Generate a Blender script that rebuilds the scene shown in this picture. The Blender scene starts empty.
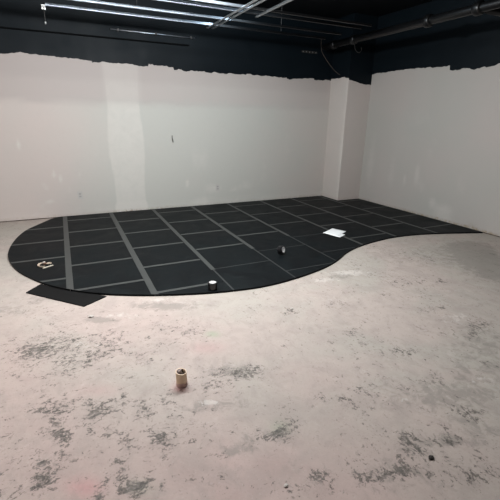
import bpy, bmesh, math, random
from mathutils import Vector, Matrix, noise
S = 0.66            # metres per floor-panel width
rnd = random.Random(7)
scn = bpy.context.scene
COL = scn.collection

# ------------------------------------------------------------------ helpers
def V(x, y, z): return Vector((x*S, y*S, z*S))

def link(name, me, mats, parent=None):
    o = bpy.data.objects.new(name, me)
    COL.objects.link(o)
    for m in (mats if isinstance(mats, (list, tuple)) else [mats]):
        me.materials.append(m)
    if parent: o.parent = parent
    return o

def obj(name, bm, mats, parent=None, smooth=False, recalc=True):
    if recalc: bmesh.ops.recalc_face_normals(bm, faces=bm.faces)
    me = bpy.data.meshes.new(name)
    bm.to_mesh(me); bm.free()
    if smooth:
        for p in me.polygons: p.use_smooth = True
    return link(name, me, mats, parent)

def tag(o, label, cat, group=None):
    o['label'] = label; o['category'] = cat
    if group: o['group'] = group
    return o

def thing(name, label, cat, loc=(0, 0, 0), group=None):
    o = bpy.data.objects.new(name, None); o.empty_display_size = .1
    COL.objects.link(o); o.location = loc
    return tag(o, label, cat, group)

def structure(o):
    o['kind'] = 'structure'; return o

def add_box(bm, a, b):
    xs, ys, zs = zip(a, b)
    v = [bm.verts.new((xs[i], ys[j], zs[k])) for i in (0, 1) for j in (0, 1) for k in (0, 1)]
    for f in ((0,1,3,2),(4,6,7,5),(0,4,5,1),(2,3,7,6),(0,2,6,4),(1,5,7,3)):
        bm.faces.new([v[i] for i in f])

def boxW(bm, a, b): add_box(bm, [c*S for c in a], [c*S for c in b])

def add_prism(bm, pts, z0, z1):
    lo = [bm.verts.new((p[0], p[1], z0)) for p in pts]
    hi = [bm.verts.new((p[0], p[1], z1)) for p in pts]
    n = len(pts)
    bm.faces.new(hi); bm.faces.new(lo[::-1])
    for i in range(n):
        j = (i+1) % n
        bm.faces.new((lo[i], lo[j], hi[j], hi[i]))

def add_tube(bm, pts, r, seg=10, cap=True):
    pts = [Vector(p) for p in pts]
    rings = []
    up = Vector((0, 0, 1))
    for i, p in enumerate(pts):
        d = (pts[min(i+1, len(pts)-1)] - pts[max(i-1, 0)]).normalized()
        a = d.cross(up)
        if a.length < 1e-3: a = d.cross(Vector((1, 0, 0)))
        a.normalize(); b = a.cross(d).normalized()
        rr = r[i] if isinstance(r, (list, tuple)) else r
        rings.append([bm.verts.new(p + rr*(math.cos(t)*a + math.sin(t)*b))
                      for t in [2*math.pi*k/seg for k in range(seg)]])
    for A, B in zip(rings, rings[1:]):
        for k in range(seg):
            j = (k+1) % seg
            bm.faces.new((A[k], A[j], B[j], B[k]))
    if cap:
        bm.faces.new(rings[0][::-1]); bm.faces.new(rings[-1])

def add_lathe(bm, prof, seg=32, M=None, closed=True):
    """revolve (r, z) profile round z; closed profile joins last to first"""
    M = M or Matrix()
    rings = []
    for r, z in prof:
        if r < 1e-6:
            rings.append([bm.verts.new(M @ Vector((0, 0, z)))])
        else:
            rings.append([bm.verts.new(M @ Vector((r*math.cos(t), r*math.sin(t), z)))
                          for t in [2*math.pi*k/seg for k in range(seg)]])
    pairs = list(zip(rings, rings[1:]))
    if closed: pairs.append((rings[-1], rings[0]))
    for A, B in pairs:
        for k in range(seg):
            j = (k+1) % seg
            q = [A[k % len(A)], A[j % len(A)], B[j % len(B)], B[k % len(B)]]
            u = []
            for v in q:
                if v not in u: u.append(v)
            if len(u) > 2: bm.faces.new(u)

def catmull(P, n=6, closed=False):
    out = []
    m = len(P)
    for i in range(m if closed else m-1):
        p = [P[(i+k) % m] if closed else P[max(0, min(m-1, i+k))] for k in (-1, 0, 1, 2)]
        for s in range(n):
            t = s/n
            out.append(tuple(.5*((2*p[1][c]) + (-p[0][c]+p[2][c])*t + (2*p[0][c]-5*p[1][c]+4*p[2][c]-p[3][c])*t*t
                                 + (-p[0][c]+3*p[1][c]-3*p[2][c]+p[3][c])*t**3) for c in range(len(P[0]))))
    if not closed: out.append(tuple(P[-1]))
    return out

# ------------------------------------------------------------------ materials
class NT:
    def __init__(self, name):
        self.m = bpy.data.materials.new(name); self.m.use_nodes = True
        self.t = self.m.node_tree; self.b = self.t.nodes['Principled BSDF']
    def n(self, typ, **kw):
        nd = self.t.nodes.new(typ)
        for k, v in kw.items(): setattr(nd, k, v)
        return nd
    def l(self, a, b): self.t.links.new(a, b)
    def setin(self, sock, v):
        if hasattr(v, 'is_output') or isinstance(v, bpy.types.NodeSocket): self.l(v, sock)
        else: sock.default_value = v
    def math(self, op, a, b=0.0, clamp=False):
        nd = self.n('ShaderNodeMath', operation=op, use_clamp=clamp)
        self.setin(nd.inputs[0], a); self.setin(nd.inputs[1], b)
        return nd.outputs[0]
    def noise(self, scale, detail=4, rough=.55, dist=0., vec=None, sc=None):
        nd = self.n('ShaderNodeTexNoise')
        nd.inputs['Scale'].default_value = scale; nd.inputs['Detail'].default_value = detail
        nd.inputs['Roughness'].default_value = rough; nd.inputs['Distortion'].default_value = dist
        if vec is None:
            vec = self.geo()
        if sc:
            mp = self.n('ShaderNodeMapping'); mp.inputs['Scale'].default_value = sc
            self.l(vec, mp.inputs['Vector']); vec = mp.outputs[0]
        self.l(vec, nd.inputs['Vector'])
        return nd.outputs['Fac']
    def geo(self):
        if not hasattr(self, '_g'): self._g = self.n('ShaderNodeNewGeometry').outputs['Position']
        return self._g
    def attr(self, name):
        return self.n('ShaderNodeAttribute', attribute_name=name).outputs['Fac']
    def step(self, v, lo, hi):
        nd = self.n('ShaderNodeMapRange', interpolation_type='SMOOTHSTEP')
        self.setin(nd.inputs[0], v); self.setin(nd.inputs[1], lo); self.setin(nd.inputs[2], hi)
        return nd.outputs[0]
    def remap(self, v, a, b, c, d):
        nd = self.n('ShaderNodeMapRange')
        for i, x in enumerate((v, a, b, c, d)): self.setin(nd.inputs[i], x)
        return nd.outputs[0]
    def mix(self, f, a, b, blend='MIX'):
        nd = self.n('ShaderNodeMix', data_type='RGBA', blend_type=blend)
        self.setin(nd.inputs[0], f)
        for i, v in ((6, a), (7, b)):
            if isinstance(v, (tuple, list)): v = (*v[:3], 1)
            self.setin(nd.inputs[i], v)
        return nd.outputs[2]
    def out(self, color, rough=.5, metal=0., bump=None, bstr=.2, bdist=.01, spec=.5):
        if isinstance(color, (tuple, list)): color = (*color[:3], 1)
        self.setin(self.b.inputs['Base Color'], color); self.setin(self.b.inputs['Roughness'], rough)
        self.setin(self.b.inputs['Metallic'], metal); self.setin(self.b.inputs['Specular IOR Level'], spec)
        if bump is not None:
            bp = self.n('ShaderNodeBump'); bp.inputs['Strength'].default_value = bstr; bp.inputs['Distance'].default_value = bdist
            self.l(bump, bp.inputs['Height']); self.l(bp.outputs[0], self.b.inputs['Normal'])
        return self.m

def simple(name, c, rough=.5, metal=0., var=.15, scale=30, spec=.5, bump=0.):
    t = NT(name)
    f = t.noise(scale, 4)
    col = t.mix(f, [x*(1-var) for x in c], [min(1, x*(1+var)) for x in c])
    return t.out(col, rough, metal, f if bump else None, bump, .003, spec)

def floor_mat():
    t = NT('worn_concrete')
    big = t.noise(1.1, 5, .6, .4); mid = t.noise(5.5, 6, .62, .6)
    base = t.mix(t.step(big, .4, .6), (.440, .374, .334), (.408, .370, .326))
    base = t.mix(t.math('MULTIPLY', t.step(mid, .45, .75), .40), base, (.330, .285, .258))
    base = t.mix(t.math('MULTIPLY', t.step(t.noise(9, 5, .6, 1.), .55, .75), .35), base, (.52, .455, .412))
    base = t.mix(t.math('MULTIPLY', t.attr('pink'), .55, True), base, (.52, .27, .26))
    m1 = t.step(t.noise(3.6, 8, .68, .8), .46, .66); m2 = t.step(t.noise(11, 7, .7, .6, None, (1, .7, 1)), .48, .68)
    base = t.mix(t.math('MULTIPLY', m1, .30), base, (.305, .262, .236))
    base = t.mix(t.math('MULTIPLY', m2, .34), base, (.290, .250, .222))
    # bare grey concrete showing through
    g = t.attr('grey'); gn = t.noise(13, 8, .72, .7)
    gm = t.math('MULTIPLY', t.step(g, .02, .3), t.step(t.math('ADD', t.math('MULTIPLY', g, 1.15), t.math('MULTIPLY', t.math('SUBTRACT', gn, .5), 3.2)), .25, .85))
    base = t.mix(t.math('MULTIPLY', gm, .52), base, (.20, .185, .162))
    base = t.mix(t.math('MULTIPLY', t.attr('green'), .55, True), base, (.27, .36, .23))
    base = t.mix(t.math('MULTIPLY', t.math('MULTIPLY', t.step(t.attr('light'), .05, .4), t.step(t.math('ADD', t.attr('light'), t.math('MULTIPLY', t.math('SUBTRACT', t.noise(20, 7, .7, .6), .5), 3.)), .3, .9)), .6), base, (.60, .555, .51))
    # old adhesive flecks, gathered where the floor is worn
    w = t.attr('wear')
    sx = t.n('ShaderNodeSeparateXYZ'); t.l(t.geo(), sx.inputs[0]); side = t.step(sx.outputs[0], 1.5, 2.4)
    fl = t.math('ADD', t.math('MULTIPLY', t.noise(21, 9, .72, .8, None, (.68, 1.15, 1)), t.math('SUBTRACT', 1, side)), t.math('MULTIPLY', t.noise(21, 9, .72, .8, None, (1.2, .6, 1)), side))
    fl2 = t.noise(50, 6, .7, .9)
    h = t.math('ADD', t.math('MULTIPLY', fl, .56), t.math('MULTIPLY', fl2, .44))
    thr = t.math('SUBTRACT', .592, t.math('MULTIPLY', w, .125))
    d = t.math('SUBTRACT', h, thr)
    f1 = t.step(d, -.025, .03)
    f2 = t.step(d, .025, .085)
    tone = t.mix(t.noise(7, 3), (.125, .108, .094), (.075, .068, .06))
    base = t.mix(t.math('MULTIPLY', f1, .78), base, tone)
    base = t.mix(t.math('MULTIPLY', f2, .6), base, (.045, .042, .037))
    soft = t.step(t.math('SUBTRACT', t.noise(26, 6, .65, 1.2), t.math('SUBTRACT', .66, t.math('MULTIPLY', w, .15))), -.03, .06)
    base = t.mix(t.math('MULTIPLY', soft, .42), base, (.215, .19, .17))
    base = t.mix(t.math('MULTIPLY', t.step(t.noise(90, 4, .7), .56, .72), .38), base, (.22, .195, .175))
    base = t.mix(t.math('MULTIPLY', t.step(t.noise(75, 4, .7, .5), .58, .72), .35), base, (.53, .47, .43))
    hgt = t.math('SUBTRACT', t.noise(40, 6, .6), t.math('MULTIPLY', f1, .4))
    return t.out(base, t.remap(mid, 0, 1, .55, .85), 0, hgt, .25, .006, .3)

def wall_mat(name, a, b, mudc):
    t = NT(name)
    n = t.noise(1.3, 4, .55, .3); fine = t.noise(14, 5, .6); roll = t.noise(60, 4, .6)
    tone = t.math('ADD', t.attr('tone'), t.math('MULTIPLY', t.math('SUBTRACT', n, .5), .9), True)
    base = t.mix(tone, a, b)
    mud = t.math('ADD', t.attr('mud'), t.math('MULTIPLY', t.math('SUBTRACT', t.noise(6, 7, .68, .6), .5), .6))
    base = t.mix(t.math('MULTIPLY', t.step(mud, .2, .9), .8), base, mudc)
    base = t.mix(t.math('MULTIPLY', t.attr('bare'), .65), base, (.43, .383, .366))  # darker, pinker tone mixed in on the upper wall
    base = t.mix(t.math('MULTIPLY', t.step(fine, .5, .8), .12), base, (.42, .40, .37))
    base = t.mix(t.math('MULTIPLY', t.attr('dirt'), t.step(t.noise(24, 5, .7, .6), .38, .62)), base, (.30, .24, .165))
    return t.out(base, .72, 0, roll, .08, .002, .25)

def black_paint():
    t = NT('black_wall_paint')
    f = t.noise(2.2, 5, .6, .4)
    return t.out(t.mix(f, (.0022, .0046, .0066), (.0036, .0072, .0104)), t.remap(f, .3, .7, .45, .6), 0, t.noise(70, 4), .12, .003, .14)

M_floor = floor_mat()
M_wall = wall_mat('primed_drywall', (.575, .510, .475), (.515, .512, .472), (.645, .618, .572))
M_wallr = wall_mat('darker_drywall', (.465, .415, .390), (.405, .402, .372), (.515, .495, .460))  # same drywall colours, made darker for the right wall
M_black = black_paint()
M_matte = simple('matte_black', (.0022, .0026, .003), .9, 0, .3, 9, .1)
M_deck = simple('black_ceiling_paint', (.0018, .0026, .004), .5, 0, .3, 3, .25)
M_steel = simple('glinting_steel', (.62, .69, .77), .3, .95, .2, 12)  # lamp glints on the black rails and conduit put into the pale colour
M_glint = simple('glinting_cross_steel', (.72, .77, .80), .28, .95, .15, 12)  # cross rails paler still: their glint is put into the colour
M_pipe = simple('black_iron_pipe', (.006, .0062, .0068), .38, .2, .25, 15)
M_bright = simple('bare_zinc', (.55, .55, .54), .35, .9, .2, 40)
M_shadowgap = simple('dark_sill', (.10, .075, .05), .9, 0, .5, 25)

def panel_mat():
    t = NT('black_panel')
    f = t.noise(3.2, 6, .6, .6); g = t.noise(40, 3)
    col = t.mix(t.step(f, .35, .7), (.0015, .0027, .0036), (.0042, .0066, .0075))
    col = t.mix(t.math('MULTIPLY', t.step(t.noise(7, 5, .65, .8), .56, .8), .5), col, (.019, .024, .025))
    return t.out(col, t.remap(f, .3, .7, .5, .64), 0, g, .1, .001, .12)
M_panel = panel_mat()
M_seam = simple('grey_seam_tape', (.038, .041, .039), .5, 0, .22, 9)
M_dull = simple('dull_seam_tape', (.017, .019, .019), .55, 0, .4, 5)
M_board = simple('black_offcut', (.0045, .0045, .0045), .75, 0, .3, 14, .15)
M_tape = simple('black_tape', (.006, .006, .007), .35, 0, .2, 60)
M_core = simple('white_core', (.62, .62, .60), .7, 0, .08, 50)
M_greycore = simple('grey_core', (.88, .88, .87), .6, 0, .15, 50)
M_paper = simple('white_paper', (.86, .88, .88), .7, 0, .03, 10)
M_card = simple('tan_card', (.42, .34, .26), .8, 0, .2, 60)
M_darkcard = simple('brown_card', (.13, .075, .05), .8, 0, .4, 80)
M_stick = simple('pale_wood', (.72, .66, .54), .7, 0, .15, 60)
M_tan = simple('tan_plastic', (.76, .58, .41), .55, 0, .14, 45)
M_tanfoot = simple('pink_mortar', (.62, .44, .39), .85, 0, .25, 45, .3, .4)
M_inside = simple('shaded_pipe_bore', (.03, .018, .014), .7, 0, .3, 60)
M_lining = simple('grey_lining', (.55, .46, .43), .8, 0, .2, 60)
M_plate = simple('painted_over_plate', (.50, .48, .455), .6, 0, .05, 40)
M_plug = simple('painted_over_socket', (.36, .345, .33), .6, 0, .1, 40)
M_wire = simple('dark_wire', (.03, .028, .026), .5, 0, .2, 60)
M_cable = simple('brown_cable', (.10, .075, .06), .55, 0, .2, 60)
M_chip = simple('plaster', (.50, .46, .42), .9, 0, .1, 90, .3, .5)
M_lump = simple('dark_lump', (.035, .03, .027), .9, 0, .3, 90, .3, .5)

# ------------------------------------------------------------------ stains and broad tints of the floor (x, y, 2x2 inverse, strength), panel units
WEAR = [[0.98,-5.75,11.64,0.62,3.01,6.78,0.8],
[1.11,-5.72,4.47,0.1,3.29,7.43,0.75],
[1.25,-5.58,4.21,-0.02,4.19,9.55,0.7],
[1.42,-6.07,5.66,-0.26,3.65,8.2,0.8],
[1.25,-6.21,6.08,-0.05,7.19,15.94,0.6],
[1.27,-5.32,5.53,-0.05,2.68,6.11,0.45],
[1.72,-5.79,7.11,-0.8,2.61,5.94,0.6],
[1.61,-5.97,5.31,-0.48,3.88,8.78,0.55],
[1.14,-4.81,4.62,0.07,3.13,7.19,0.25],
[0.9,-6.01,10.48,0.84,4.63,10.42,0.35],
[2.26,-5.75,6.36,-1.44,2.67,6.06,0.5],
[2.6,-6.0,5.45,-1.74,2.77,6.28,0.5],
[2.09,-6.05,4.88,-1.0,3.13,7.08,0.4],
[1.95,-6.27,7.02,-1.24,4.18,9.36,0.4],
[2.6,-6.77,5.6,-2.19,3.92,8.77,0.6],
[2.74,-6.88,9.92,-4.4,5.67,12.52,0.6],
[2.48,-6.9,6.6,-2.44,6.03,13.52,0.5],
[2.36,-6.99,5.56,-1.91,8.0,18.08,0.4],
[1.21,-6.62,9.73,0.05,5.06,11.33,0.8],
[1.08,-6.66,17.87,0.73,6.12,13.95,0.7],
[1.3,-6.74,17.38,-0.36,4.73,10.37,0.65],
[1.19,-6.79,17.97,0.26,6.56,14.69,0.65],
[1.26,-7.01,18.76,-0.23,5.56,12.28,0.95],
[1.23,-6.94,12.5,0.0,7.34,15.87,0.6],
[1.28,-7.21,16.01,-0.25,7.12,15.76,0.75],
[1.15,-7.2,13.69,0.39,12.72,28.53,0.8],
[1.13,-7.31,14.54,0.55,7.1,15.54,1.0],
[1.1,-7.39,19.94,0.74,8.49,18.83,0.8],
[1.2,-7.38,17.34,0.22,11.41,25.46,0.6],
[0.91,-6.88,26.76,2.56,5.45,12.5,0.5],
[0.94,-7.06,24.16,2.06,9.77,22.11,0.5],
[0.93,-7.2,29.76,2.6,9.25,20.23,0.4],
[0.95,-7.36,23.29,2.29,8.02,17.18,0.6],
[1.08,-7.03,19.99,0.85,7.86,17.43,0.4],
[1.24,-7.3,33.12,-0.49,12.85,29.66,0.4],
[1.58,-6.82,10.87,-1.12,3.98,8.98,0.95],
[1.49,-6.87,13.62,-1.02,5.45,12.09,0.7],
[1.45,-6.69,16.22,-1.04,6.75,15.57,0.5],
[1.52,-6.99,11.56,-1.08,6.69,15.0,0.5],
[1.49,-7.08,16.09,-1.29,8.69,19.31,0.5],
[1.65,-7.18,17.47,-2.37,5.41,12.17,0.75],
[1.61,-7.4,18.94,-2.4,6.22,14.14,0.75],
[1.5,-7.52,20.37,-2.04,7.13,15.95,0.9],
[1.45,-7.61,21.37,-1.83,12.82,27.47,0.7],
[1.6,-7.56,20.07,-2.7,7.08,15.85,0.7],
[1.48,-7.32,19.21,-1.79,9.83,22.34,0.4],
[1.73,-6.76,20.46,-2.93,3.26,7.5,0.8],
[1.89,-7.01,15.83,-3.14,7.42,16.55,0.4],
[1.84,-6.96,15.66,-2.92,3.99,9.06,0.75],
[2.03,-6.92,14.77,-3.54,4.95,10.79,0.7],
[1.68,-7.26,15.82,-2.46,5.77,12.62,0.6],
[1.9,-7.28,10.42,-2.33,4.9,10.67,0.85],
[1.93,-7.38,17.3,-4.19,6.7,14.51,0.7],
[2.06,-7.2,14.18,-3.82,4.36,9.81,0.75],
[1.9,-7.49,17.73,-4.16,8.32,18.45,0.6],
[1.7,-7.65,12.35,-2.17,7.37,16.25,1.25],
[1.79,-7.59,30.51,-6.51,10.58,24.41,0.7],
[1.64,-7.66,20.3,-3.14,10.15,22.24,1.0],
[1.91,-7.69,19.06,-4.96,8.01,17.92,0.5],
[2.19,-7.12,12.04,-3.68,7.36,16.27,0.3],
[2.08,-7.38,16.36,-4.65,7.51,16.21,0.5],
[2.25,-7.32,8.84,-3.04,5.05,11.25,0.4],
[2.28,-7.64,13.21,-5.34,8.15,17.98,0.4],
[2.18,-7.76,14.23,-5.41,10.82,24.05,0.35],
[1.65,-7.47,25.32,-3.96,12.66,29.27,0.5],
[2.77,-7.61,11.4,-6.66,5.33,11.49,1.1],
[2.65,-7.64,11.98,-6.58,8.77,19.58,0.95],
[2.87,-7.57,11.06,-6.72,6.61,14.67,0.6],
[2.61,-7.56,14.71,-7.64,7.07,15.56,0.6],
[2.88,-7.37,10.68,-6.03,4.32,9.83,0.4],
[2.9,-6.87,10.62,-5.21,4.56,10.03,0.6],
[3.22,-7.42,10.87,-7.47,8.38,18.34,0.5],
[3.43,-7.58,18.95,-15.35,11.11,25.48,0.6],
[3.39,-7.5,11.91,-9.33,11.12,24.62,0.4],
[3.61,-7.49,6.42,-5.49,6.17,13.95,0.35],
[2.8,-8.07,12.53,-8.86,7.09,15.19,0.95],
[2.83,-8.17,14.07,-10.6,9.79,21.61,0.8],
[2.55,-8.03,11.13,-6.56,9.76,21.65,0.65],
[2.75,-8.03,15.9,-10.76,6.86,14.97,0.5],
[3.04,-8.12,9.76,-8.18,6.7,14.58,0.55],
[3.09,-8.21,14.79,-13.2,7.0,15.26,0.65],
[2.62,-8.11,16.53,-10.63,9.92,22.2,0.5],
[3.07,-8.04,14.26,-11.85,10.09,22.38,0.5],
[2.94,-7.79,14.21,-9.7,10.83,24.36,0.3],
[3.58,-8.11,7.07,-7.65,4.98,11.0,0.85],
[3.57,-8.2,12.67,-14.28,9.25,21.32,0.8],
[3.57,-8.03,9.83,-10.38,8.58,19.1,0.5],
[3.84,-8.2,6.64,-8.25,8.85,19.31,1.1],
[3.73,-8.22,16.25,-19.44,11.47,25.49,0.8],
[3.92,-8.06,9.0,-10.99,9.77,21.98,0.7],
[4.24,-8.07,5.88,-8.01,9.07,20.45,0.85],
[4.25,-8.16,9.16,-13.18,9.64,21.22,0.7],
[4.18,-8.02,10.26,-13.36,9.12,19.87,0.6],
[3.76,-8.36,6.93,-9.17,8.36,18.35,0.75],
[3.3,-8.27,13.96,-14.36,8.9,19.83,0.9],
[3.31,-8.21,13.76,-13.57,8.67,18.85,0.7],
[3.44,-8.3,10.72,-11.98,8.83,19.55,0.55],
[3.15,-8.23,11.62,-10.78,9.1,20.55,0.6],
[3.62,-8.43,6.44,-8.25,8.85,19.91,0.6],
[3.84,-8.52,8.03,-11.94,6.82,14.85,0.75],
[3.93,-8.39,7.74,-11.0,9.78,21.19,0.5],
[4.18,-7.63,7.96,-8.95,7.28,16.52,0.6],
[4.34,-7.71,6.51,-7.93,7.35,16.69,0.5],
[4.0,-7.63,8.45,-8.77,7.6,17.11,0.45],
[3.71,-7.63,11.21,-10.48,8.15,18.35,0.55],
[3.92,-7.47,9.19,-8.87,7.18,16.05,0.45],
[5.07,-7.69,8.2,-12.16,6.22,13.76,0.7],
[5.46,-7.25,11.75,-16.39,2.07,4.77,0.6],
[5.76,-7.17,5.57,-8.08,4.31,9.87,0.6],
[5.43,-6.67,4.74,-5.51,3.01,6.92,0.4],
[5.65,-6.68,13.54,-16.67,7.29,16.67,0.8],
[4.43,-7.22,6.03,-6.26,5.69,12.97,0.6],
[4.97,-6.97,20.94,-23.56,9.16,20.94,0.7],
[5.14,-7.18,4.43,-5.59,3.91,8.86,0.35],
[3.68,-8.49,7.2,-9.94,5.62,12.25,0.4],
[4.16,-8.35,10.78,-16.28,5.5,12.1,0.4],
[3.81,-6.02,7.06,-4.27,3.91,8.94,0.7],
[4.47,-6.58,16.78,-14.66,5.74,13.0,0.7],
[4.17,-6.73,17.87,-14.85,3.88,8.83,0.6],
[3.86,-6.73,15.34,-11.29,5.23,11.65,0.4],
[4.42,-6.05,6.34,-4.81,4.72,11.01,0.45],
[4.97,-5.69,5.6,-4.56,2.82,6.71,0.3],
[3.34,-6.62,13.8,-7.98,10.78,25.02,0.5],
[3.8,-6.92,9.92,-7.53,11.63,25.66,0.4],
[3.43,-5.8,9.03,-4.45,5.16,11.74,0.4],
[5.8,-5.81,3.57,-3.65,2.1,4.94,0.3],
[5.79,-6.52,5.31,-6.44,2.67,6.24,0.3],
[5.2,-6.13,9.4,-8.93,4.24,10.06,0.5],
[6.33,-6.07,9.52,-11.5,5.21,12.58,0.5]]
GREY = [[4.54,-7.91,1.25,-1.74,0.24,0.52,0.12],  # leading blobs are broad, darkening the lower right
[3.5,-8.33,1.31,-1.52,1.31,2.87,0.12],
[2.43,-5.25,2.49,-0.6,3.71,8.54,0.9],
[1.67,-5.3,5.73,-0.51,4.92,11.33,0.8],
[7.86,-5.53,1.57,-2.19,0.82,1.97,1.0],
[7.68,-5.93,2.17,-3.22,1.06,2.52,1.0],
[8.22,-5.08,1.77,-2.37,1.26,3.07,0.8],
[7.33,-6.25,3.45,-5.23,1.63,3.82,0.7],
[2.39,-7.62,9.09,-3.91,6.7,14.67,0.6],
[2.48,-7.59,15.25,-7.07,5.05,10.9,0.5],
[2.34,-7.64,16.53,-6.82,12.07,26.76,0.4],
[2.23,-7.11,6.52,-2.1,7.18,16.04,0.6],
[2.52,-7.17,5.05,-2.09,4.3,9.58,0.55],
[2.07,-7.23,9.06,-2.54,3.99,8.88,0.3],
[2.64,-6.75,3.95,-1.6,4.52,10.08,0.35],
[2.74,-6.86,6.17,-2.78,5.57,12.53,0.5],
[5.07,-5.33,5.33,-4.15,3.36,7.91,0.8],
[2.74,-7.62,8.2,-4.66,4.71,10.39,0.5],
[3.6,-8.09,5.45,-5.89,4.42,9.72,0.4],
[3.83,-8.21,4.7,-5.82,6.33,13.89,0.35],
[4.1,-7.71,1.37,-1.52,2.22,4.96,0.35],
[5.17,-7.51,2.54,-3.61,0.73,1.65,0.4],
[6.66,-4.97,1.05,-1.07,0.61,1.47,0.35],
[4.23,-7.91,2.03,-2.56,3.34,7.47,0.3],
[4.15,-8.23,3.43,-4.87,4.1,9.12,0.35],
[3.37,-7.52,2.39,-1.86,2.81,6.26,0.15],
[1.25,-5.74,3.63,-0.02,1.88,4.27,0.2],
[0.71,-4.62,4.8,0.44,2.6,6.0,0.5],
[1.02,-4.46,4.9,0.16,2.81,6.46,0.4],
[1.58,-6.82,10.87,-1.12,3.98,8.98,0.3],
[1.25,-7.01,15.07,-0.19,5.58,12.28,0.3],
[1.13,-7.33,12.37,0.38,5.68,12.6,0.35],
[3.25,-8.21,2.78,-2.71,2.64,5.83,0.15],
[1.84,-5.66,9.56,-1.26,3.86,8.88,0.3]]
PINK = [[1.53,-7.51,1.08,-0.12,0.93,2.03,0.3],  # leading blobs are broad, pinker towards the bottom
[2.9,-8.14,0.72,-0.56,1.0,2.2,0.34],
[2.47,-7.48,0.6,-0.26,1.03,2.28,0.12],
[1.38,-7.51,10.69,-0.64,6.7,14.53,1.0],
[2.61,-6.34,5.78,-2.03,4.46,10.13,0.5],
[2.18,-6.85,18.87,-5.39,12.58,28.15,1.2],
[2.19,-6.8,22.18,-6.26,10.24,22.75,0.8],
[1.09,-6.5,2.26,0.08,0.85,1.88,0.3],
[2.05,-5.71,1.31,-0.24,0.75,1.71,0.25],
[0.8,-5.58,3.86,0.35,0.76,1.72,0.3],
[1.55,-6.57,6.17,-0.53,5.3,11.81,0.35],
[3.2,-7.16,2.35,-1.48,1.45,3.23,0.15]]
GREEN = [[2.75,-6.11,14.41,-5.2,7.73,17.83,1.0],
[2.76,-7.58,14.28,-8.02,6.8,15.23,0.6],
[1.7,-7.65,13.4,-2.44,8.39,18.68,0.4],
[3.57,-6.38,77.08,-45.83,20.83,41.67,0.0]]
LIGHT = [[5.29,-5.29,2.85,-2.34,3.88,9.16,1.0],
[2.3,-5.01,4.89,-0.99,4.58,10.63,0.3],
[4.77,-5.37,4.0,-2.87,4.23,10.03,0.8],
[2.32,-7.09,14.36,-4.95,8.93,19.14,0.7],
[2.39,-7.11,28.34,-10.71,17.63,37.78,0.9],
[5.54,-6.94,4.07,-5.23,2.74,6.24,0.6],
[6.13,-6.4,2.48,-3.14,2.44,5.69,0.3],
[4.44,-5.94,1.56,-1.15,1.7,3.94,0.3],
[1.89,-5.27,3.52,-0.46,3.27,7.51,0.4],
[4.76,-7.83,8.98,-12.69,18.57,42.71,0.8],
[4.65,-7.81,18.39,-24.99,14.14,32.06,0.7],
[4.76,-7.9,12.03,-17.56,14.31,33.17,0.7],
[4.39,-7.83,19.02,-24.83,15.85,34.87,0.6],
[2.71,-5.19,1.88,-0.55,2.75,6.37,0.3],
[3.84,-7.73,6.22,-6.57,16.94,37.68,0.5],
[1.52,-5.8,3.46,-0.24,5.46,12.44,0.4]]


def field(L, x, y):
    s = 0.
    for cx, cy, a, b, c, d, k in L:
        dx, dy = x-cx, y-cy
        u = a*dx + b*dy
        if u > 2.6 or u < -2.6: continue
        v = c*dx + d*dy
        q = u*u + v*v
        if q < 6: s += k*math.exp(-q*.8)
    return s

# ------------------------------------------------------------------ setting
XR, XL, YF, ZC = 9.42, -9.0, -22.0, 4.75
def make_floor():
    xs = [XL-.3 + i*.5 for i in range(19)]; x = xs[-1]
    while x < 9.9: x += .045; xs.append(x)
    ys = [.3]
    y = -3.6
    ys += [0, -.6, -1.2, -1.8, -2.4, -3.0, -3.6]
    while y > -9.2: y -= .045; ys.append(y)
    while y > YF-.3: y -= .6; ys.append(y)
    bm = bmesh.new()
    lay = {n: bm.verts.layers.float.new(n) for n in ('wear', 'grey', 'pink', 'green', 'light')}
    src = dict(wear=WEAR, grey=GREY, pink=PINK, green=GREEN, light=LIGHT)
    G = []
    for yy in ys:
        row = []
        for xx in xs:
            v = bm.verts.new((xx*S, yy*S, 0))
            for n, L in src.items():
                w = field(L, xx, yy)
                if n == 'wear':
                    w = min(.85*w, 1.0)
                    w += .0 + .40*max(0, noise.noise(Vector((xx*1.6, yy*1.6, 3.3)))) * (1 if yy < -4 else .4)
                v[lay[n]] = w
            row.append(v)
        G.append(row)
    for r0, r1 in zip(G, G[1:]):
        for i in range(len(xs)-1):
            bm.faces.new((r0[i], r1[i], r1[i+1], r0[i+1]))
    return structure(obj('floor', bm, M_floor, None, recalc=False))
make_floor()

def ragged(pts, jit=.02):
    """densify a measured brush edge with small steps"""
    out = []
    for (a, za), (b, zb) in zip(pts, pts[1:]):
        n = max(1, int(abs(b-a)/.035))
        for i in range(n):
            t = i/n
            out.append((a+(b-a)*t, za+(zb-za)*t + (noise.noise(Vector((round((a+(b-a)*t)*9)*1.37, 7.7, .5)))*jit + noise.noise(Vector((a+(b-a)*t, 7.7, .3)) * 7)*jit + (rnd.random()-.5)*jit*.8)))
    out.append(pts[-1])
    return out

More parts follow.
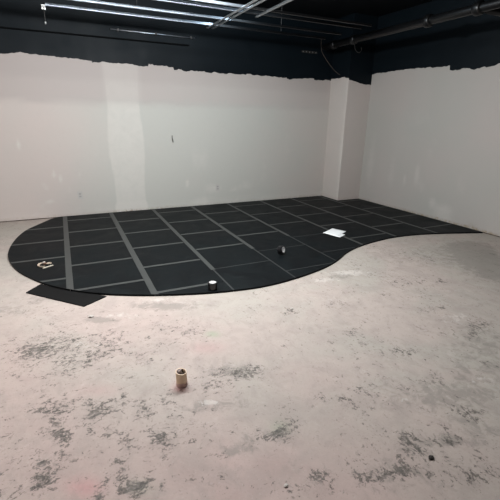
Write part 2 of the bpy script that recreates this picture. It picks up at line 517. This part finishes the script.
def make_wall(name, edge, place, tint, nz=34, z0=.022, thick=.2, bare=lambda s, z: 0., wm=None):
    """edge: (s, z) along the wall; place(s, depth, z) -> W coords (depth 0 is the room face)"""
    bm = bmesh.new()
    lt = bm.verts.layers.float.new('tone'); lm = bm.verts.layers.float.new('mud'); ld = bm.verts.layers.float.new('dirt'); lb = bm.verts.layers.float.new('bare')
    cols = []
    for s, zb in edge:
        c = []
        zz = [z0, .035, .05, .07, .1] + [.1 + (zb-.1)*(k+1)/nz for k in range(nz)]
        for z in zz:
            v = bm.verts.new(V(*place(s, 0, z)))
            v[lt], v[lm], v[ld] = tint(s, z)
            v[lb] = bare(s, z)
            c.append(v)
        c.append(bm.verts.new(V(*place(s, 0, ZC))))
        c.append(bm.verts.new(V(*place(s, thick, ZC))))
        c.append(bm.verts.new(V(*place(s, thick, z0))))
        cols.append(c)
    n = len(cols[0])
    for A, B in zip(cols, cols[1:]):
        for k in range(n):
            j = (k+1) % n
            f = bm.faces.new((A[k], B[k], B[j], A[j]))
            f.material_index = 1 if k in (n-4, n-3) else 0
    bm.faces.new(cols[0][::-1]); bm.faces.new(cols[-1])
    return structure(obj(name, bm, [wm or M_wall, M_black]))

def upper_back(x, z): return box1(z, 2.48 + .05*noise.noise(Vector((x*2, 0, 9))), 9, .10)*(1 - .35*box1(x, 2.5, 3.3, .1)) * (1 - .45*max(0, min(1, (x-3.4)/2))) + .35*box1(z, 2.95, 9, .1)  # strength of the darker band towards the top of the back wall
def bump1(x, c, w): return math.exp(-((x-c)/w)**2)
def box1(x, a, b, s=.04): return max(0, min(1, (x-a)/s+.5)) * max(0, min(1, (b-x)/s+.5))
patches = [(1.28, 1.0, .05, .10, .9), (1.40, .88, .05, .12, .8), (1.05, .80, .08, .05, .7), (1.10, .66, .08, .05, .6), (1.12, .40, .12, .06, .7), (.95, .32, .08, .05, .6), (1.80, .95, .06, .12, .5), (.70, 1.62, .05, .12, .9), (4.3, .62, .06, .12, .8), (5.05, .45, .25, .16, .6),
           (2.2, 1.5, .2, .3, .3), (4.7, 1.2, .4, .3, .25), (6.5, .9, .2, .5, .35), (6.0, .5, .3, .2, .5), (5.6, .4, .2, .1, .5), (1.55, .62, .08, .1, .5), (7.2, 1.5, .25, .9, .3)]
def tint_back(x, z):
    tone = .05 + .95*max(0, min(1, (x-1.2)/1.6))
    tone *= 1 - .55*max(0, min(1, (x-6.2)/2))
    if z > 2.6: tone *= .55
    wob = .03*math.sin(z*3)
    mud = .68*box1(x, 2.5+wob, 3.27-wob, .05) + .22*box1(x, 4.4, 4.9, .2)
    mud += .35*box1(z, .02, .22, .1)
    for px, pz, rx, rz, k in patches:
        mud += k*math.exp(-((x-px)/rx)**2 - ((z-pz)/rz)**2)
    mud -= .25*box1(z, 2.05, 2.5, .2)*box1(x, -2, 2.4)
    dirt = .8*box1(z, 0, .06 + .04*abs(noise.noise(Vector((x*3, 0, 0)))), .03) * (.25 + .75*max(bump1(x, 2.75, .35), .6*bump1(x, 3.6, .4), .5*bump1(x, 7.5, .8)))
    return tone, mud, dirt
edge_back = [(-9.0, 3.33), (-5.0, 3.33), (-2, 3.36), (0, 3.34), (.659, 3.326), (1.005, 3.378), (1.318, 3.367), (1.676, 3.339), (2.09, 3.332), (2.31, 3.31), (2.32, 3.291), (2.522, 3.315), (2.891, 3.311), (3.296, 3.305), (3.492, 3.283), (3.51, 3.325), (3.629, 3.325),
             (4.063, 3.321), (4.085, 3.264), (4.155, 3.264), (4.887, 3.253), (5.589, 3.25), (6.055, 3.271), (6.656, 3.265), (7.09, 3.25), (7.107, 3.219), (7.508, 3.24), (7.953, 3.294), (7.97, 3.245), (8.154, 3.245), (8.353, 3.26), (8.6, 3.26), (9.6, 3.26)]
make_wall('wall_back', ragged(edge_back), lambda s, d, z: (s, d, z), tint_back, bare=upper_back)

rpatch = [(-3.6, .25, .3, .18, .9), (-3.25, .42, .12, .14, .7), (-1.1, 1.1, .22, 1.0, .55), (-1.9, .9, .16, .7, .5), (-2.55, 2.3, .5, .35, .4), (-2.7, 1.0, .10, .35, .7), (-2.35, .8, .08, .2, .7), (-3.0, 1.6, .2, .5, .35), (-.5, .8, .12, .3, .5), (-3.9, .9, .2, .4, .4), (-2.9, .7, .14, .2, .5)]
def tint_right(s, z):
    y = -s
    tone = .62 + .4*noise.noise(Vector((y*.8, z*.8, 5)))
    mud = .0
    for py, pz, ry, rz, k in rpatch: mud += k*math.exp(-((y-py)/ry)**2 - ((z-pz)/rz)**2)
    mud += .4*box1(z, .02, .16, .06)*(.5+.5*noise.noise(Vector((y*4, 1, 0))))
    dirt = .9*box1(z, 0, .06 + .06*abs(noise.noise(Vector((y*2.2, 3, 0)))), .04) * (.35 + .65*box1(y, -5, -2.2, .5))
    return tone, mud, dirt
edge_right = [(-.0, 3.36), (.659, 3.374), (.919, 3.409), (1.876, 3.411), (2.531, 3.399), (3.116, 3.368), (3.13, 3.292), (3.157, 3.292), (3.421, 3.299), (3.704, 3.257), (3.956, 3.284), (4.197, 3.296), (6, 3.3), (9, 3.33), (22.2, 3.33)]
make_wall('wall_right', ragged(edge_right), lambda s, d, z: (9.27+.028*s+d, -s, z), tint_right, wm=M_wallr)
plain = lambda s, z: (.5, 0, 0)
make_wall('wall_left', [(0, 3.33), (22.0, 3.33)], lambda s, d, z: (XL-d, -s, z), plain, 4)
make_wall('wall_front', [(-9, 3.33), (9.95, 3.33)], lambda s, d, z: (s, YF-d, z), plain, 4)

# boxed-in column in the corner
def make_column():
    e = ragged([(0.0, 3.29), (.35, 3.289), (.60, 3.31), (.62, 3.28), (.77, 3.26)], .012)
    e += [(a, z) for a, z in ragged([(.775, 3.225), (1.07, 3.178), (1.3, 3.14), (1.54, 3.129)], .012)]
    def place(s, d, z):
        if s <= .77: return (8.525+d, -s, z)
        return (8.525 + (s-.77), -.77+d, z)
    bm = bmesh.new()
    lt = bm.verts.layers.float.new('tone'); lm = bm.verts.layers.float.new('mud'); ld = bm.verts.layers.float.new('dirt'); lb = bm.verts.layers.float.new('bare')
    cols = []
    for s, zb in e:
        c = []
        for k in range(25):
            z = .0 + zb*k/24
            v = bm.verts.new(V(*place(s, 0, z)))
            v[lt] = .35 if s < .77 else .15; v[lm] = .5*box1(s, .66, .8, .1) + .25*bump1(z, 1.4, .5); v[ld] = .4 if k == 0 else 0
            c.append(v)
        c.append(bm.verts.new(V(*place(s, 0, ZC))))
        cols.append(c)
    for A, B in zip(cols, cols[1:]):
        for k in range(25):
            f = bm.faces.new((A[k], B[k], B[k+1], A[k+1])); f.material_index = 1 if k == 24 else 0
    # closing faces against the two walls
    back = bm.verts.new(V(9.295, 0, 0)); backt = bm.verts.new(V(9.295, 0, ZC))
    bm.faces.new([cols[0][k] for k in range(26)] + [backt, back])
    bm.faces.new([cols[-1][k] for k in range(26)][::-1] + [back, backt])
    bm.faces.new([c[-1] for c in cols] + [backt]); bm.faces.new([c[0] for c in cols][::-1] + [back])
    return structure(obj('wall_column', bm, [M_wall, M_black]))
make_column()

# dark gap under the drywall: a recessed sill
bm = bmesh.new(); boxW(bm, (XL, .03, 0), (XR+.2, .18, .03)); structure(obj('trim_1', bm, M_shadowgap))
bm = bmesh.new(); add_prism(bm, [(x*S, y*S) for x, y in ((9.30, 0), (9.45, 0), (9.27+.028*22+.18, -22), (9.27+.028*22+.03, -22))], 0, .03*S); structure(obj('trim_2', bm, M_shadowgap))
# black ledge high on the back wall
bm = bmesh.new(); boxW(bm, (XL, -.05, 3.775), (4.45, 0, 3.80)); structure(obj('trim_3', bm, M_matte))
# black ceiling deck
bm = bmesh.new(); boxW(bm, (XL-.3, YF-.3, ZC), (XR+.9, .3, ZC+.08)); structure(obj('ceiling', bm, M_deck))

# ------------------------------------------------------------------ floor covering
ZM = .028
outline = [(1.278, -.012), (1.1, -.165), (.862, -.573), (.663, -.955), (.545, -1.42), (.485, -1.93), (.480, -2.35), (.512, -2.66), (.595, -3.02), (.715, -3.36), (.89, -3.70),
           (1.065, -3.975), (1.265, -4.22), (1.53, -4.46), (1.775, -4.635), (2.02, -4.77), (2.364, -4.925), (2.744, -5.06), (3.089, -5.155), (3.42, -5.215), (3.762, -5.245), (4.12, -5.22), (4.621, -5.119),
           (5.10, -4.965), (5.472, -4.775), (5.81, -4.555), (6.238, -4.365), (6.787, -4.225), (7.351, -4.155), (7.903, -4.195), (8.453, -4.32), (9.385, -4.625)]
arc = catmull(outline, 4)
poly = arc + [(9.283, -.785), (8.51, -.785), (8.51, -.012)]

def clip(P, axis, val, keep_less):
    out = []
    for i in range(len(P)):
        a, b = P[i], P[(i+1) % len(P)]
        ia = (a[axis] <= val) == keep_less or a[axis] == val
        ib = (b[axis] <= val) == keep_less or b[axis] == val
        if ia: out.append(a)
        if ia != ib:
            t = (val-a[axis])/(b[axis]-a[axis])
            out.append((a[0]+(b[0]-a[0])*t, a[1]+(b[1]-a[1])*t))
    return out
def clean(P, eps=1e-4):
    out = []
    for p in P:
        if not out or (abs(p[0]-out[-1][0])+abs(p[1]-out[-1][1])) > eps: out.append(p)
    if len(out) > 1 and abs(out[0][0]-out[-1][0])+abs(out[0][1]-out[-1][1]) < eps: out.pop()
    return out
def area(P): return .5*abs(sum(P[i][0]*P[(i+1) % len(P)][1]-P[(i+1) % len(P)][0]*P[i][1] for i in range(len(P))))
def cell(x0, x1, y0, y1):
    p = poly
    for ax, v, less in ((0, x0, False), (0, x1, True), (1, y0, False), (1, y1, True)):
        p = clip(p, ax, v, less)
        if len(p) < 3: return []
    p = clean(p)
    return p if len(p) >= 3 and area(p) > 2e-4 else []

mat = thing('floor_mat', 'large black curved floor covering of taped square panels along the walls', 'floor mat', (0, 0, 0))
X0, D = 1.38, .981
offs = {k: (.965 if k % 2 else .47) for k in range(-1, 8)}
g = .0025
def solid(name, P, z0, z1, m):
    bm = bmesh.new(); add_prism(bm, [(a*S, b*S) for a, b in P], z0*S, z1*S)
    return obj(name, bm, m, mat)
npan = ntape = 0
for k in range(-1, 8):
    xa, xb = X0+k, X0+k+1
    ysl = [.1] + [-(offs[k]+i*D) for i in range(6)]
    for y1, y0 in zip(ysl, ysl[1:]):
        P = cell(xa+g, xb-g, y0+g, y1-g)
        if P: solid('panel', P, 0.002 if False else 0, ZM, M_panel); npan += 1
tw = .040
for k in range(0, 8):           # long strips running away to the back wall
    yend = {2: -4.42, 3: -3.75, 4: -3.3}.get(k, -6)
    x = X0+k
    P = cell(x-tw*(1.1 if k < 2 else .9 if k < 4 else .75), x+tw*(1.1 if k < 2 else .9 if k < 4 else .75), yend, .1)
    if P: solid('seam_tape', P, ZM, ZM+.0022, M_seam); ntape += 1
for k in range(-1, 8):          # short strips between them
    for i in range(6):
        y = -(offs[k]+i*D)
        xa, xb = X0+k+tw*1.15, X0+k+1-tw*1.15
        if k == 2 and i >= 4: continue
        if k == 3 and y < -3.3: continue
        if k == 4 and y < -3.0: continue
        if k == 1 and i == 4: xb -= .08
        w = .030 if k < 4 else .022
        P = cell(xa, xb, y-w, y+w)
        if P: solid('seam_tape', P, ZM, ZM+.0015, M_seam); ntape += 1

for x, ya, yb in ((X0+2, -6, -4.42), (X0+3, -6, -3.75), (X0+4, -6, -3.3)):
    P = cell(x-.013, x+.013, ya, yb)
    if P: solid('seam_tape', P, ZM, ZM+.001, M_dull)
for k in (2, 3, 4):
    for i in range(6):
        y = -(offs[k]+i*D)
        if (k == 2 and i >= 4) or (k == 3 and y < -3.3) or (k == 4 and y < -3.0):
            P = cell(X0+k+.013, X0+k+1-.013, y-.010, y+.010)
            if P: solid('seam_tape', P, ZM, ZM+.001, M_dull)

# loose offcut tucked against the rim
def arcpt(x):   # rim y at a given x on the front-left part of the rim
    best = min((p for p in arc if p[1] < -3.3), key=lambda p: abs(p[0]-x)); return best
rim = [p for p in arc if 1.05 < p[0] < 1.76 and p[1] < -3.6]
rim.sort()
bp = [(.849, -4.171), (1.02, -3.94)] + [(x-.012, y-.012) for x, y in rim] + [(1.80, -4.70), (1.518, -4.886)]
bm = bmesh.new(); add_prism(bm, [(a*S, b*S) for a, b in bp], 0, .012*S)
tag(obj('loose_board', bm, M_board), 'small black rectangular offcut lying on the concrete at the left rim of the curved mat', 'board')

# ------------------------------------------------------------------ small things on the covering
ZT = (ZM+.002)*S
def tape_roll(label, M, R, H, corem):
    t = thing('tape_roll', label, 'tape roll', M.to_translation(), 'rolls of black tape')
    L = Matrix.Translation(-M.to_translation()) @ M
    bm = bmesh.new(); b = .004
    add_lathe(bm, [(R*.70, 0), (R-b, 0), (R, b), (R, H-b), (R-b, H), (R*.70, H)], 40, L)
    obj('winding', bm, M_tape, t, smooth=False)
    bm = bmesh.new()
    add_lathe(bm, [(R*.70, .0005), (R*.70, H+.001), (R*.62, H+.001), (R*.60, H-.003), (0, H-.004), (0, H-.010), (R*.62, H-.010), (R*.62, .0005)], 40, L, False)
    obj('core', bm, corem, t)
    return t
tape_roll('black tape roll lying flat near the front rim, white core facing up',
          Matrix.Translation((3.128*S, -5.072*S, ZT)), .064*S, .098*S, M_core)
ax = Vector((.46, -.84, .22)).normalized()
q = Vector((0, 0, 1)).rotation_difference(ax).to_matrix().to_4x4()
tape_roll('black tape roll standing on its edge in the middle of the mat, pale core sideways',
          Matrix.Translation((4.675*S, -4.155*S, ZT+.068*S)) @ q, .068*S, .09*S, M_greycore)

def sheet(label, corners, z, curl):
    bm = bmesh.new(); n = 8
    a, b, c, d = [Vector((p[0], p[1])) for p in corners]
    G = []
    for i in range(n+1):
        r = []
        for j in range(n+1):
            u, v = i/n, j/n
            p = (a*(1-u)+b*u)*(1-v) + (d*(1-u)+c*u)*v
            r.append(bm.verts.new((p.x*S, p.y*S, z + curl*((u-.5)**2*4*v + .3*(1-u)*v))))
        G.append(r)
    for i in range(n):
        for j in range(n): bm.faces.new((G[i][j], G[i+1][j], G[i+1][j+1], G[i][j+1]))
    o = obj('paper_sheet', bm, M_paper, smooth=True)
    s = o.modifiers.new('thick', 'SOLIDIFY'); s.thickness = .0006; s.offset = 1
    return tag(o, label, 'paper', 'white papers on the mat')
sheet('white paper sheet on the black mat, lower one of the overlapping pair', [(6.16, -3.45), (6.42, -3.32), (6.490, -3.675), (6.262, -3.795)], ZT+.0006, .0)
sheet('white paper sheet on the black mat, upper one of the overlapping pair', [(6.135, -3.40), (6.535, -3.19), (6.648, -3.505), (6.275, -3.70)], ZT+.0022, .003)

# scraps on the left of the mat
bm = bmesh.new()
n = 20; c = Vector((1.035, -3.225)); ro, ri = .085, .060
A = []
for i in range(n+1):
    th = math.radians(95 + 190*i/n)
    A.append([(c.x+r*math.cos(th), c.y+r*1.15*math.sin(th), h) for r, h in ((ri, 0), (ro, 0), (ro, .016), (ri, .010))])
vs = [[bm.verts.new((p[0]*S, p[1]*S, ZT+p[2]*S+.0005)) for p in a] for a in A]
for P_, Q_ in zip(vs, vs[1:]):
    for k in range(4): bm.faces.new((P_[k], P_[(k+1) % 4], Q_[(k+1) % 4], Q_[k]))
bm.faces.new(vs[0][::-1]); bm.faces.new(vs[-1])
tag(obj('cardboard_curl', bm, M_card, smooth=False), 'pale curled strip of card lying on the left end of the mat', 'scrap')

def lump(name, loc, r, mat_, seed, flat=.6, sx=1.):
    bm = bmesh.new(); bmesh.ops.create_icosphere(bm, subdivisions=3, radius=1)
    for v in bm.verts:
        d = 1 + .45*noise.noise(v.co*1.7 + Vector((seed, 0, 0))) + .2*noise.noise(v.co*4+Vector((0, seed, 0)))
        v.co = Vector((v.co.x*d*sx, v.co.y*d, v.co.z*d*flat))*r
    zmin = min(v.co.z for v in bm.verts)
    for v in bm.verts: v.co.z -= zmin; v.co += Vector(loc)
    return obj(name, bm, mat_)
t = thing('crumpled_wrapper', 'crumpled brown and cream wrapper beside the curled strip of card on the mat', 'scrap', (1.075*S, -3.205*S, ZT))
o = lump('brown_side', (-.02*S, -.0*S, 0), .028*S, M_darkcard, 1.2, .55); o.parent = t
o = lump('cream_side', (.035*S, -.012*S, 0), .026*S, M_card, 4.1, .5, 1.3); o.parent = t
o = lump('white_end', (-.035*S, .045*S, 0), .022*S, M_chip, 7.7, .7); o.parent = t
bm = bmesh.new()
a, b = Vector((1.03*S, -3.385*S, ZT+.0045)), Vector((1.167*S, -3.305*S, ZT+.0045))
d = (b-a).normalized(); s_ = Vector((-d.y, d.x, 0))*.006; u_ = Vector((0, 0, .004))
va = [bm.verts.new(a+s_*i+u_*j) for i, j in ((-1, -1), (1, -1), (1, 1), (-1, 1))]
vb = [bm.verts.new(b+s_*i*.7+u_*j) for i, j in ((-1, -1), (1, -1), (1, 1), (-1, 1))]
for k in range(4): bm.faces.new((va[k], va[(k+1) % 4], vb[(k+1) % 4], vb[k]))
bm.faces.new(va[::-1]); bm.faces.new(vb)
tag(obj('wood_stick', bm, M_stick), 'short pale stick lying in front of the curled strip of card on the mat', 'stick')

# ------------------------------------------------------------------ pipe stub in the foreground
px, py = 2.216*S, -6.785*S
t = thing('pipe_stub', 'short tan pipe stub sticking up out of the bare concrete in the foreground', 'pipe', (px, py, 0))
def ring_tube(bm, R, Ri, z0, ztop, seg=40, sx=0.):
    """upright tube with slanted, slightly nicked rim; ztop(theta)"""
    rings = []
    for r, top in ((R, 0), (R, 1), (Ri, 1), (Ri, 0)):
        rr = []
        for k in range(seg):
            th = 2*math.pi*k/seg
            z = ztop(th) if top else z0
            rr.append(bm.verts.new((r*math.cos(th)+sx*z, r*math.sin(th), z)))
        rings.append(rr)
    for A, B in zip(rings, rings[1:]+rings[:1]):
        for k in range(seg):
            j = (k+1) % seg
            bm.faces.new((A[k], A[j], B[j], B[k]))
bm = bmesh.new()
H = .135*S
slant = lambda th: H + .004*math.cos(th-2.3) + .0005*math.sin(5*th)
ring_tube(bm, 0.047*S, .0395*S, 0, slant, 40, -.02); obj('tube', bm, M_tan, t, smooth=False)
bm = bmesh.new(); add_lathe(bm, [(0, .05*S), (.0393*S, .05*S), (.0393*S, .1305*S), (.038*S, .1305*S), (.038*S, .054*S), (0, .054*S)], 40, None, False); obj('bore_shade', bm, M_inside, t)  # dark sleeve: shade inside the mouth put into the colour
bm = bmesh.new()     # grey wad added to make the left of the mouth paler
o = lump('wad', (-.014*S, .012*S, .054*S), .0245*S, M_lining, 2.2, 1.9); o.parent = t; bm.free()
bm = bmesh.new(); ring_tube(bm, .0495*S, .0465*S, 0, lambda th: .036*S + .004*math.sin(3*th+1) + .002*math.sin(7*th))
obj('mortar_collar', bm, M_tanfoot, t)['label'] = 'pinkish mortar round the foot'

# crumbs on the floor
for (x, y, r, m, lab) in ((1.578, -5.186, .020, M_chip, 'pale plaster crumb on the concrete just in front of the black offcut'),
                          (3.85, -5.955, .015, M_chip, 'pale plaster crumb on the concrete right of the pipe stub, in front of the mat'),
                          (2.55, -8.026, .010, M_chip, 'tiny pale plaster crumb at the bottom edge of the floor'),
                          (3.588, -8.261, .016, M_lump, 'tiny dark crumb on the concrete at the lower right')):
    tag(lump('floor_crumb', (x*S, y*S, 0), r*S, m, x*3, .45, 1.4), lab, 'crumb', 'crumbs on the bare floor')

# ------------------------------------------------------------------ wall fittings
def outlet(label, x, z):
    t = thing('wall_outlet', label, 'outlet', (x*S, 0, z*S), 'painted-over outlets of the back wall')
    bm = bmesh.new(); add_box(bm, (-.035, -.006, -.057), (.035, 0, .057))
    bmesh.ops.bevel(bm, geom=[e for e in bm.edges], offset=.002, segments=2, affect='EDGES')
    obj('cover_plate', bm, M_plate, t)
    for s in (-1, 1):
        bm = bmesh.new()
        prof = [(.017*math.cos(a), .014*math.sin(a)) for a in [i*math.pi/10 for i in range(20)]]
        lo = [bm.verts.new((u, -.006, v+s*.0195)) for u, v in prof]; hi = [bm.verts.new((u, -.0085, v+s*.0195)) for u, v in prof]
        bm.faces.new(lo); bm.faces.new(hi[::-1])
        for i in range(20): bm.faces.new((lo[i], lo[(i+1) % 20], hi[(i+1) % 20], hi[i]))
        obj('socket', bm, M_plug, t)
outlet('painted-over outlet low on the back wall, left one above the mat', 1.757, .49)
outlet('painted-over outlet low on the back wall, right one above the mat', 5.126, .468)
bm = bmesh.new()
add_tube(bm, [V(3.966, .01, 1.80), V(3.962, -.02, 1.80), V(3.955, -.035, 1.76), V(3.965, -.03, 1.70), V(3.975, -.02, 1.64)], [.003, .004, .004, .006, .004], 8)
tag(obj('wire_tail', bm, M_wire), 'short dark wire tail poking out of the middle of the back wall', 'wire')
bm = bmesh.new()
add_tube(bm, [tuple(V(*p)) for p in catmull([(8.08, -.03, 4.3), (8.118, -.03, 3.985), (8.24, -.05, 3.80), (8.40, -.12, 3.60), (8.47, -.25, 3.46), (8.51, -.40, 3.37)], 6)], .0035, 8)
tag(obj('hanging_cable', bm, M_cable), 'thin brown cable drooping from the ceiling onto the corner column', 'cable')
t = thing('hanger_strap', 'short dark strap with a row of pale dots high on the black back wall', 'strap', (7.76*S, 0, 3.91*S))
bm = bmesh.new(); add_box(bm, (-.16, -.004, -.018), (.16, 0, .018)); obj('strap', bm, M_wire, t)
for i in range(5):
    bm = bmesh.new(); add_lathe(bm, [(0, 0), (.008, 0), (.007, .003), (0, .004)], 12, Matrix.Translation((-.13+.065*i, -.004, .004*(i % 2))) @ Matrix.Rotation(math.pi/2, 4, 'X'), False)
    obj('rivet', bm, M_bright, t)

# ------------------------------------------------------------------ overhead steel
def rail(label, x0, x1, y, z, h=.034, f=.04, name='ceiling_rail', along='x', group='black rails under the ceiling', hang=(), m=None):
    t = thing(name, label, 'rail', (0, 0, 0), group)
    def P(s, w, zz): return (s, y+w, zz) if along == 'x' else (y+w, s, zz)
    bm = bmesh.new(); th = .010
    sec = [(-f/2, z), (f/2, z), (f/2, z+.012), (th/2, z+.014), (th/2, z+h), (.010, z+h+.002), (.010, z+h+.010), (-.010, z+h+.010), (-.010, z+h+.002), (-th/2, z+h), (-th/2, z+.014), (-f/2, z+.012)]
    A = [bm.verts.new(V(*P(x0, w, zz))) for w, zz in sec]; B = [bm.verts.new(V(*P(x1, w, zz))) for w, zz in sec]
    n = len(sec)
    for i in range(n): bm.faces.new((A[i], A[(i+1) % n], B[(i+1) % n], B[i]))
    bm.faces.new(A[::-1]); bm.faces.new(B)
    obj('bar', bm, m or M_steel, t)
    if along == 'x':                     # dark material puts the far run's dimness into the colour
        bm = bmesh.new()
        A = [bm.verts.new(V(*P(x1, w, zz))) for w, zz in sec]; B = [bm.verts.new(V(*P(7.4, w, zz))) for w, zz in sec]
        for i in range(n): bm.faces.new((A[i], A[(i+1) % n], B[(i+1) % n], B[i]))
        bm.faces.new(A[::-1]); bm.faces.new(B)
        obj('dim_bar', bm, M_pipe, t)['label'] = 'stretch out of the glint, coloured dark'
    for s in hang:
        bm = bmesh.new(); p = V(*P(s, 0, z+h)); add_tube(bm, [p, (p.x, p.y, ZC*S)], .003, 6)
        obj('hanger_rod', bm, M_wire, t)
    return t
Z4 = 4.0
rail('dark ceiling rail nearest the back wall, with a bright bracket at its left end', 1.56, 4.6, -1.20, Z4, hang=(2.4, 6.2))
rail('second dark ceiling rail counted from the back wall', XL+.1, 4.75, -1.78, Z4, .03, .05, hang=(1., 3.))
rail('third dark ceiling rail counted from the back wall', XL+.1, 4.7, -2.46, Z4, hang=(1., 3.))
rail('fourth dark ceiling rail counted from the back wall', XL+.1, 4.7, -2.74, Z4, .03, .045, hang=(1., 3.2))
rail('left one of the twin glinting cross rails under the ceiling', -1.02, -5.9, 4.55, Z4-.022, .004, .05, 'cross_rail', 'y', 'cross rails under the ceiling', (), M_glint)
rail('right one of the twin glinting cross rails under the ceiling', -1.02, -5.9, 4.66, Z4-.022, .004, .05, 'cross_rail', 'y', 'cross rails under the ceiling', (), M_glint)
rail('single glinting cross rail right of the twin cross rails', -2.36, -5.9, 5.03, Z4-.022, .02, .05, 'cross_rail', 'y', 'cross rails under the ceiling', (), M_glint)
# thin conduit clipped high on the back wall
t = thing('wall_conduit', 'thin black conduit running along the top of the black back wall', 'conduit', (0, 0, 0))
bm = bmesh.new(); add_tube(bm, [V(2.75, -.03, 3.955), V(4.6, -.03, 3.95)], .009, 12); obj('tube', bm, M_steel, t, True)
for x in (2.9, 3.7, 4.5):
    bm = bmesh.new(); boxW(bm, (x-.02, -.058, 3.93), (x+.02, 0, 3.975)); obj('clip', bm, M_wire, t)
# bracket and drop rod at the left end of the first rail
t = thing('rail_bracket', 'bright zinc bracket with a drop rod at the left end of the nearest ceiling rail', 'bracket', (1.53*S, -1.1*S, Z4*S))
bm = bmesh.new(); add_box(bm, (-.020, -.10, -.010), (.020, -.01, -.002)); add_box(bm, (-.020, -.012, -.03), (.020, -.006, -.002)); obj('angle', bm, M_bright, t)
bm = bmesh.new(); add_tube(bm, [(0, -.02, -.004), (0, -.015, -.16)], .0025, 8); obj('rod', bm, M_wire, t)
bm = bmesh.new(); add_lathe(bm, [(0, -.012), (.009, -.012), (.011, 0), (.009, .010), (0, .010)], 6, Matrix.Translation((0, -.015, -.165)), False); obj('nut', bm, M_bright, t)
# sprinkler pipe by the right wall
t = thing('ceiling_pipe', 'long black pipe with couplings running under the ceiling near the right wall', 'pipe', (0, 0, 0))
bm = bmesh.new(); add_tube(bm, [V(7.98, -.35, 4.0), V(7.98, -9, 4.0)], .075*S, 20); obj('tube', bm, M_pipe, t, True)
for y, r in ((-.75, .10), (-1.5, .10), (-3.62, .11), (-4.62, .11), (-6.5, .11)):
    bm = bmesh.new(); L = .07
    add_tube(bm, [V(7.98, y-L, 4.0), V(7.98, y-L*.7, 4.0), V(7.98, y+L*.7, 4.0), V(7.98, y+L, 4.0)], [r*.85*S, r*S, r*S, r*.85*S], 20); obj('coupling', bm, M_pipe, t, True)
for y in (-5.4, -8.2):
    bm = bmesh.new(); p = V(7.98, y, 4.07); add_tube(bm, [p, (p.x, p.y, ZC*S)], .004, 6); obj('hanger_rod', bm, M_wire, t)
bm = bmesh.new(); add_tube(bm, [V(8.05, -4.62, 4.0), V(9.39, -4.62, 4.0)], .055*S, 16)
obj('branch', bm, M_pipe, t, True)
bm = bmesh.new()
add_tube(bm, [tuple(V(*p)) for p in catmull([(8.02, -1.5, 3.90), (8.06, -1.5, 3.80), (8.16, -1.5, 3.74), (8.24, -1.5, 3.80), (8.22, -1.5, 3.86)], 6)], .004, 8)
obj('hook', bm, M_wire, t)

# ------------------------------------------------------------------ light of the room
def lamp(loc, energy, color, r=.1, spread=None):
    d = bpy.data.lights.new('bulb', 'POINT'); d.energy = energy; d.color = color; d.shadow_soft_size = r
    o = bpy.data.objects.new('room_light', d); COL.objects.link(o); o.location = V(*loc)
    return o
for x in (1.6, 2.5, 3.4, 4.3):          # the bulbs of a long strip lamp just above the frame
    lamp((x, -4.5, 3.95), 78, (.94, .98, 1.0), .07)
lamp((-1.8, -5.6, 3.92), 125, (1.0, .90, .85), .10)
lamp((.5, -12.0, 3.9), 12, (1.0, .86, .81), .15)
lamp((5.3, -2.7, 4.45), 16, (.70, .86, 1.0), .08)  # added cool lamp out of view, for the blue glow up high
d = bpy.data.lights.new('strip', 'AREA'); d.shape = 'RECTANGLE'; d.size = 2.4; d.size_y = .12; d.energy = 75; d.color = (.98, .98, 1.0)
o = bpy.data.objects.new('strip_light', d); COL.objects.link(o); o.location = V(3.0, -4.5, 3.9)
w = bpy.data.worlds.new('world'); scn.world = w; w.use_nodes = True
w.node_tree.nodes['Background'].inputs[0].default_value = (.02, .022, .025, 1)

# ------------------------------------------------------------------ camera
RC = [[0.903924, -0.427356, 0.016989], [0.124597, 0.301124, 0.94541], [0.409143, 0.852462, -0.32544]]
right, upv, fwd = [Vector(r) for r in RC]
# rows: right, up, forward of the measured view
cam = bpy.data.cameras.new('camera'); co = bpy.data.objects.new('camera', cam); COL.objects.link(co)
M3 = Matrix((right, upv, -fwd)).transposed()
co.matrix_world = Matrix.Translation(V(1.519924, -9.574691, 2.235266)) @ M3.to_4x4()
cam.sensor_width = 36; cam.lens = 27.629; cam.clip_start = .05
scn.camera = co
vs_ = scn.view_settings
vs_.view_transform = 'Standard'; vs_.look = 'None'; vs_.exposure = 0; vs_.gamma = 1; vs_.use_curve_mapping = False
